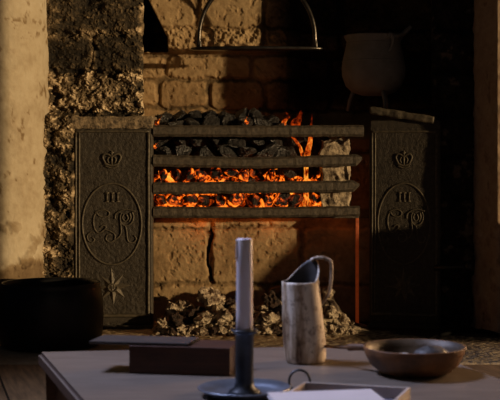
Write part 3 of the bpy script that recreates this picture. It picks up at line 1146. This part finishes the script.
for p in ins:
    bm = bmesh.new()
    for (z0, z1, h0, h1) in [(0, ZT - .024, .013, .018)]:
        a = math.atan2((br - bl).y, (br - bl).x)
        rt = Matrix.Rotation(a, 3, 'Z')
        q0 = [bm.verts.new((p - TO).xy.to_3d() + rt @ Vector((sx * h0, sy * h0, z0))) for sx, sy in ((-1, -1), (1, -1), (1, 1), (-1, 1))]
        q1 = [bm.verts.new((p - TO).xy.to_3d() + rt @ Vector((sx * h1, sy * h1, z1))) for sx, sy in ((-1, -1), (1, -1), (1, 1), (-1, 1))]
        bm.faces.new(q0[::-1])
        bm.faces.new(q1)
        for i in range(4):
            bm.faces.new((q0[i], q0[(i + 1) % 4], q1[(i + 1) % 4], q1[i]))
    link('leg', bm, M['table_d'], tb)
for i in range(4):
    a, b2 = ins[i] - TO, ins[(i + 1) % 4] - TO
    dv = (b2 - a).normalized()
    nv = Vector((-dv.y, dv.x, 0)) * .006
    bm = bmesh.new()
    vs = []
    for z in (ZT - .075, ZT - .0242):
        vs.append([bm.verts.new(Vector((q.x, q.y, z))) for q in (a - nv, b2 - nv, b2 + nv, a + nv)])
    bm.faces.new(vs[0][::-1])
    bm.faces.new(vs[1])
    for j in range(4):
        bm.faces.new((vs[0][j], vs[0][(j + 1) % 4], vs[1][(j + 1) % 4], vs[1][j]))
    link('apron', bm, M['table_d'], tb)

# ------------------------------------------------------------------ wooden box with a slid-back lid
b0, b1 = T(129, 373.5), T(230, 376.5)
ang = math.atan2(b1.y - b0.y, b1.x - b0.x)
ln = (b1 - b0).xy.length
bx = empty('wooden_box', b0, ang)
tag(bx, 'dark wooden block-shaped box lying on the table left of the candle', 'box')
hb = .0405
bm = bmesh.new()
add_box(bm, (0, 0, .0005), (ln, .075, hb), .0015)
link('body', bm, M['box'], bx)
bm = bmesh.new()
add_box(bm, (-.062, .004, hb), (ln * .58, .070, hb + .0045), .001)
link('sliding_lid', bm, M['slat'], bx)['label'] = 'grey lid slid out to the left'

# ------------------------------------------------------------------ candlestick and candle
YC = 1.573
cxw = X(244.5, YC)
st = empty('chamber_candlestick', (cxw, YC, ZT))
tag(st, 'pewter chamber candlestick with round dish and ring handle on the table', 'candlestick')
rd = 46.5 * YC / F
dz = .010
link('dish', lathe([(0, .0008), (rd * .72, .0008), (rd * .80, .003), (rd, dz), (rd * 1.01, dz + .001), (rd * .985, dz + .002), (rd * .80, .0055), (rd * .70, .003), (0, .003)], 64), M['pewter'], st, True)
zf = Z(330.5, YC) - ZT
link('socket', lathe([(0, .003), (.022, .003), (.020, .007), (.0135, .011), (.0122, .018), (.0118, zf * .5), (.0122, zf - .006), (.0165, zf - .002), (.0185, zf), (.018, zf + .0015),
                      (.0112, zf + .001), (.0108, zf - .02), (0, zf - .02)], 40), M['stick'], st, True)
bm = bmesh.new()
rc = P(299.5, 381, 1.59) - Vector((cxw, YC, ZT))
add_tube(bm, [rc + Vector((math.cos(a) * .0138, math.sin(a) * .004, math.sin(a) * .0138)) for a in np.linspace(0, 2 * math.pi, 33)[:-1]], .0017, 8, True)
add_tube(bm, [Vector((rd * .93, .010, dz - .001)), rc + Vector((-.006, 0, -.0125)), rc + Vector((.003, 0, -.0135))], .003, 8)
link('ring_handle', bm, M['stick'], st, True)
zt = Z(238.5, YC) - ZT
cr = 8.3 * YC / F
bm = lathe([(0, zf - .019), (cr, zf - .019), (cr, zf + .02), (cr * .985, zt * .8), (cr * .97, zt - .002), (cr * .90, zt), (cr * .72, zt - .001), (0, zt - .0025)], 40)
add_tube(bm, spline([Vector((-cr * .9, -cr * .42, zt - .001)), Vector((-cr * .90, -cr * .45, zt - .014)), Vector((-cr * .88, -cr * .46, zt - .026))], 4), [.0012] * 4 + [.0016] * 4 + [.002], 8)
cd = link('candle', bm, M['wax'], None, True, (cxw, YC, ZT))
tag(cd, 'tall unlit white candle standing in the pewter candlestick', 'candle')
bm = bmesh.new()
add_tube(bm, [Vector((0, 0, zt - .003)), Vector((.0006, 0, zt + .0008))], .0011, 6)
link('wick', bm, M['wick'], cd)

# ------------------------------------------------------------------ jug
YJg = 1.84
jx = X(304, YJg)
jg = empty('stoneware_jug', (jx, YJg, ZT))
tag(jg, 'cream stoneware jug with brown streaks and strap handle on the table', 'jug')
s = YJg / F
zfront = Z(283, 1.815) - ZT
zpeak = Z(259, 1.86) - ZT
seg = 56


def jug_shell(off, z0):
    rows = []
    ts = np.linspace(0, 1, 26)
    for t in ts:
        row = []
        for kk in range(seg):
            a = 2 * math.pi * kk / seg
            lift = max(0, math.cos(a - math.radians(50))) ** 1.3
            zrim = zfront + (zpeak - zfront) * lift
            z = z0 + (zrim - z0) * t
            zz = z / zfront
            r = np.interp(zz, [0, .03, .10, .35, .7, 1.0, 1.4], [18.6, 20.2, 20.8, 20.8, 19.6, 18.8, 17.4]) * s - off
            # the lifted lip leans outwards a little
            cx = s * (1.6 - 5.0 * min(zz, 1.0)) + 1.6 * s * max(zz - 1, 0) * 4
            wob = 1 + .018 * math.sin(2 * a + zz * 3) + .012 * math.sin(3 * a + 1 + 5 * zz)
            row.append(Vector((cx + r * wob * math.cos(a), r * wob * math.sin(a), z)))
        rows.append(row)
    return rows


bm = bmesh.new()
outer = [[bm.verts.new(p) for p in r] for r in jug_shell(0, .0008)]
inner = [[bm.verts.new(p) for p in r] for r in jug_shell(.0030, .006)]
for rws in (outer, inner):
    for a, b2 in zip(rws, rws[1:]):
        for kk in range(seg):
            bm.faces.new((a[kk], a[(kk + 1) % seg], b2[(kk + 1) % seg], b2[kk]))
    bm.faces.new(rws[0])
for kk in range(seg):
    bm.faces.new((outer[-1][kk], outer[-1][(kk + 1) % seg], inner[-1][(kk + 1) % seg], inner[-1][kk]))
jb = link('body', bm, M['glaze'], jg, True)
jb.data.materials.append(M['jug_in'])
nin = len(outer) * seg
for p in jb.data.polygons:
    if all(vi >= nin for vi in p.vertices):
        p.material_index = 1
# strap handle
bm = bmesh.new()
e = lambda px, py, y=.012: Vector(((px - 304) * s, y, Z(py, 1.85) - ZT))
path = spline([e(311, 260.5, .014), e(318, 257.8, .014), e(326, 258.8, .013), e(331, 263, .012), e(331.5, 276, .011), (e(329.5, 290, .010)), e(325, 299, .008), e(318.5, 306, .004)], 8)
rows = []
for i, p in enumerate(path):
    t = (path[min(i + 1, len(path) - 1)] - path[max(i - 1, 0)]).normalized()
    nrm = Vector((-t.z, 0, t.x))
    wy = .0075
    th = .0024
    rows.append([bm.verts.new(p + Vector((0, cy * wy, 0)) + nrm * cn * th) for cy, cn in ((-1, -.5), (-.8, 1), (0, 1.3), (.8, 1), (1, -.5), (.8, -1), (0, -.7), (-.8, -1))])
for a, b2 in zip(rows, rows[1:]):
    for kk in range(8):
        bm.faces.new((a[kk], a[(kk + 1) % 8], b2[(kk + 1) % 8], b2[kk]))
bm.faces.new(rows[0])
bm.faces.new(rows[-1])
link('handle', bm, M['glaze'], jg, True)

# ------------------------------------------------------------------ rusty pan and what lies in it
YQ = 1.74
qx = X(414.5, YQ)
pn = empty('frying_pan', (qx, YQ, ZT))
tag(pn, 'small rusty round iron pan with thin handle on the table, right of the jug', 'pan')
qr = 51.5 * YQ / F
qz = Z(346, YQ) - ZT
bm = lathe([(0, .0006), (qr * .55, .0006), (qr * .70, .004), (qr * .86, qz * .36), (qr * .96, qz * .72), (qr * 1.0, qz - .001), (qr * .995, qz), (qr * .965, qz),
            (qr * .92, qz * .72), (qr * .82, qz * .38), (qr * .66, .0075), (0, .0065)], 64)
pb = link('bowl', bm, M['rust_pan'], pn, True)
pb.data.materials.append(M['pan_in'])
for p in pb.data.polygons:
    c = p.center
    r = math.hypot(c.x, c.y) / qr
    if p.index >= 64 * 7:
        p.material_index = 1
bm = bmesh.new()
h = [P(366, 347.5, 1.755), P(356, 347, 1.77), P(347, 347.5, 1.785), P(335, 347, 1.81), P(322, 346, 1.84)]
h = [p - Vector((qx, YQ, ZT)) for p in h]
add_tube(bm, spline(h, 5), [.005] * 5 + [.0052] * 5 + [.0022] * 10 + [.0018], 8)
link('handle', bm, M['rust_pan'], pn, True)
bm = bmesh.new()
bmesh.ops.create_uvsphere(bm, u_segments=32, v_segments=18, radius=1)
for vt in bm.verts:
    vt.co = Vector((vt.co.x * .0265, vt.co.y * .022, vt.co.z * .0150)) * (1 + .07 * mnoise.noise(vt.co * 2.2))
o = link('rounded_lump', bm, M['lump'], None, True, (X(431, YQ), YQ - .002, ZT + .0255))
o.rotation_euler = (0, 0, .2)
tag(o, 'smooth grey rounded lump lying in the rusty pan', 'lump')
for i, (px, dy, r, w) in enumerate([(399, -.004, .0055, 'left'), (406, .010, .005, 'right')]):
    o = put_lump(CIN[i + 2], 'pale_scrap', Vector((X(px, YQ), YQ + dy, ZT + .025)), (r * 1.5, r, r * .8), 900 + i, M['pale'])
    tag(o, 'small pale scrap in the pan, %s one of the two beside the grey lump' % w, 'scrap', 'pale scraps in the pan')

# ------------------------------------------------------------------ tray and booklet at the near edge
zt_ = ZT + .020
ta, tb_ = T(304, 381.6, zt_), T(410.5, 387.2, zt_)
ang = math.atan2(tb_.y - ta.y, tb_.x - ta.x)
wd = (tb_ - ta).length
ty = empty('shallow_tray', Vector((ta.x, ta.y, ZT)), ang)
tag(ty, 'shallow grey wooden tray with pale rims at the near edge of the table', 'tray')
dp = .22
bm = bmesh.new()
add_box(bm, (.0, -dp, .0005), (wd, 0, .005))
link('bottom', bm, M['tray'], ty)
for (lo, hi) in [((.0, -.005, .005), (wd, 0, .020)), ((wd - .004, -dp, .005), (wd, -.005, .020)), ((0, -dp, .005), (.004, -.005, .020)), ((.004, -dp, .005), (wd - .004, -dp + .005, .020))]:
    bm = bmesh.new()
    add_box(bm, lo, hi, .0008)
    link('rim', bm, M['rim'], ty)
zb_ = ZT + .026
pa, pb_ = T(267, 392.3, zb_), T(371, 388.8, zb_)
ang = math.atan2(pb_.y - pa.y, pb_.x - pa.x)
bk = empty('booklet', Vector((pa.x, pa.y, zb_ - .0055)), ang)
tag(bk, 'closed white paper booklet lying across the tray at the bottom edge', 'booklet')
wd = (pb_ - pa).length
bm = bmesh.new()
add_box(bm, (.001, -.199, .001), (wd - .001, -.001, .0045))
link('pages', bm, M['paper'], bk)
bm = bmesh.new()
add_box(bm, (0, -.2, .0045), (wd, 0, .0055), .0003)
add_box(bm, (0, -.2, 0), (wd, 0, .001), .0003)
link('cover', bm, M['paper'], bk)

# ------------------------------------------------------------------ light
w = bpy.data.worlds.new('world')
bpy.context.scene.world = w
w.use_nodes = True
w.node_tree.nodes['Background'].inputs[0].default_value = (.35, .45, .7, 1)
w.node_tree.nodes['Background'].inputs[1].default_value = .012

sun = bpy.data.lights.new('evening_sun', 'SUN')
sun.energy = 3.4
sun.color = (1, .70, .37)
sun.angle = math.radians(.9)
so = bpy.data.objects.new('evening_sun', sun)
az, el = math.radians(62), math.radians(4)
to_sun = Vector((math.sin(az) * math.cos(el), -math.cos(az) * math.cos(el), math.sin(el)))
so.rotation_euler = to_sun.to_track_quat('Z', 'Y').to_euler()
so.location = (3, 1, 1)
col.objects.link(so)


def area(name, loc, target, size, energy, color, spread=180):
    l = bpy.data.lights.new(name, 'AREA')
    l.size = size
    l.energy = energy
    l.color = color
    l.spread = math.radians(spread)
    o = bpy.data.objects.new(name, l)
    o.location = loc
    o.rotation_euler = (Vector(loc) - Vector(target)).to_track_quat('Z', 'Y').to_euler()
    col.objects.link(o)
    return o


area('skylight', (-1.1, 2.1, 2.1), (0, 1.75, .25), .5, 10.5, (.60, .66, 1.0), 85)
area('room_glow', (.3, -.4, 1.6), (0, 4, .6), 1.2, 1.2, (1, .78, .55))
area('doorway_glow', (1.48, 2.75, .75), (.1, 1.75, .25), .6, 3.8, (1, .60, .30), 60)  # added warm fill lamp from the right, standing in for bounced sunlight
for i, (px, py, e) in enumerate([(200, 214, .08), (270, 214, .04), (345, 213, .015)]):
    l = bpy.data.lights.new('ember_glow', 'POINT')
    l.energy = e
    l.color = (1, .22, .03)
    l.shadow_soft_size = .02
    o = bpy.data.objects.new('ember_glow', l)
    o.location = P(px, py + 8, 4.14)
    col.objects.link(o)

# ------------------------------------------------------------------ camera
cam = bpy.data.cameras.new('camera')
cam.sensor_width = 36
cam.lens = F / 500 * 36
cam.shift_x = -(CX - 250) / 500
cam.shift_y = -(200 - CY) / 500
cam.clip_start = .05
cam.dof.use_dof = True
cam.dof.focus_distance = 3.98
cam.dof.aperture_fstop = cam.lens / 1000 / .0052
co = bpy.data.objects.new('camera', cam)
co.location = (0, 0, H)
co.rotation_euler = (math.pi / 2, 0, 0)
col.objects.link(co)
sc = bpy.context.scene
sc.camera = co
sc.view_settings.view_transform = 'Standard'
sc.view_settings.look = 'None'
sc.view_settings.exposure = 0
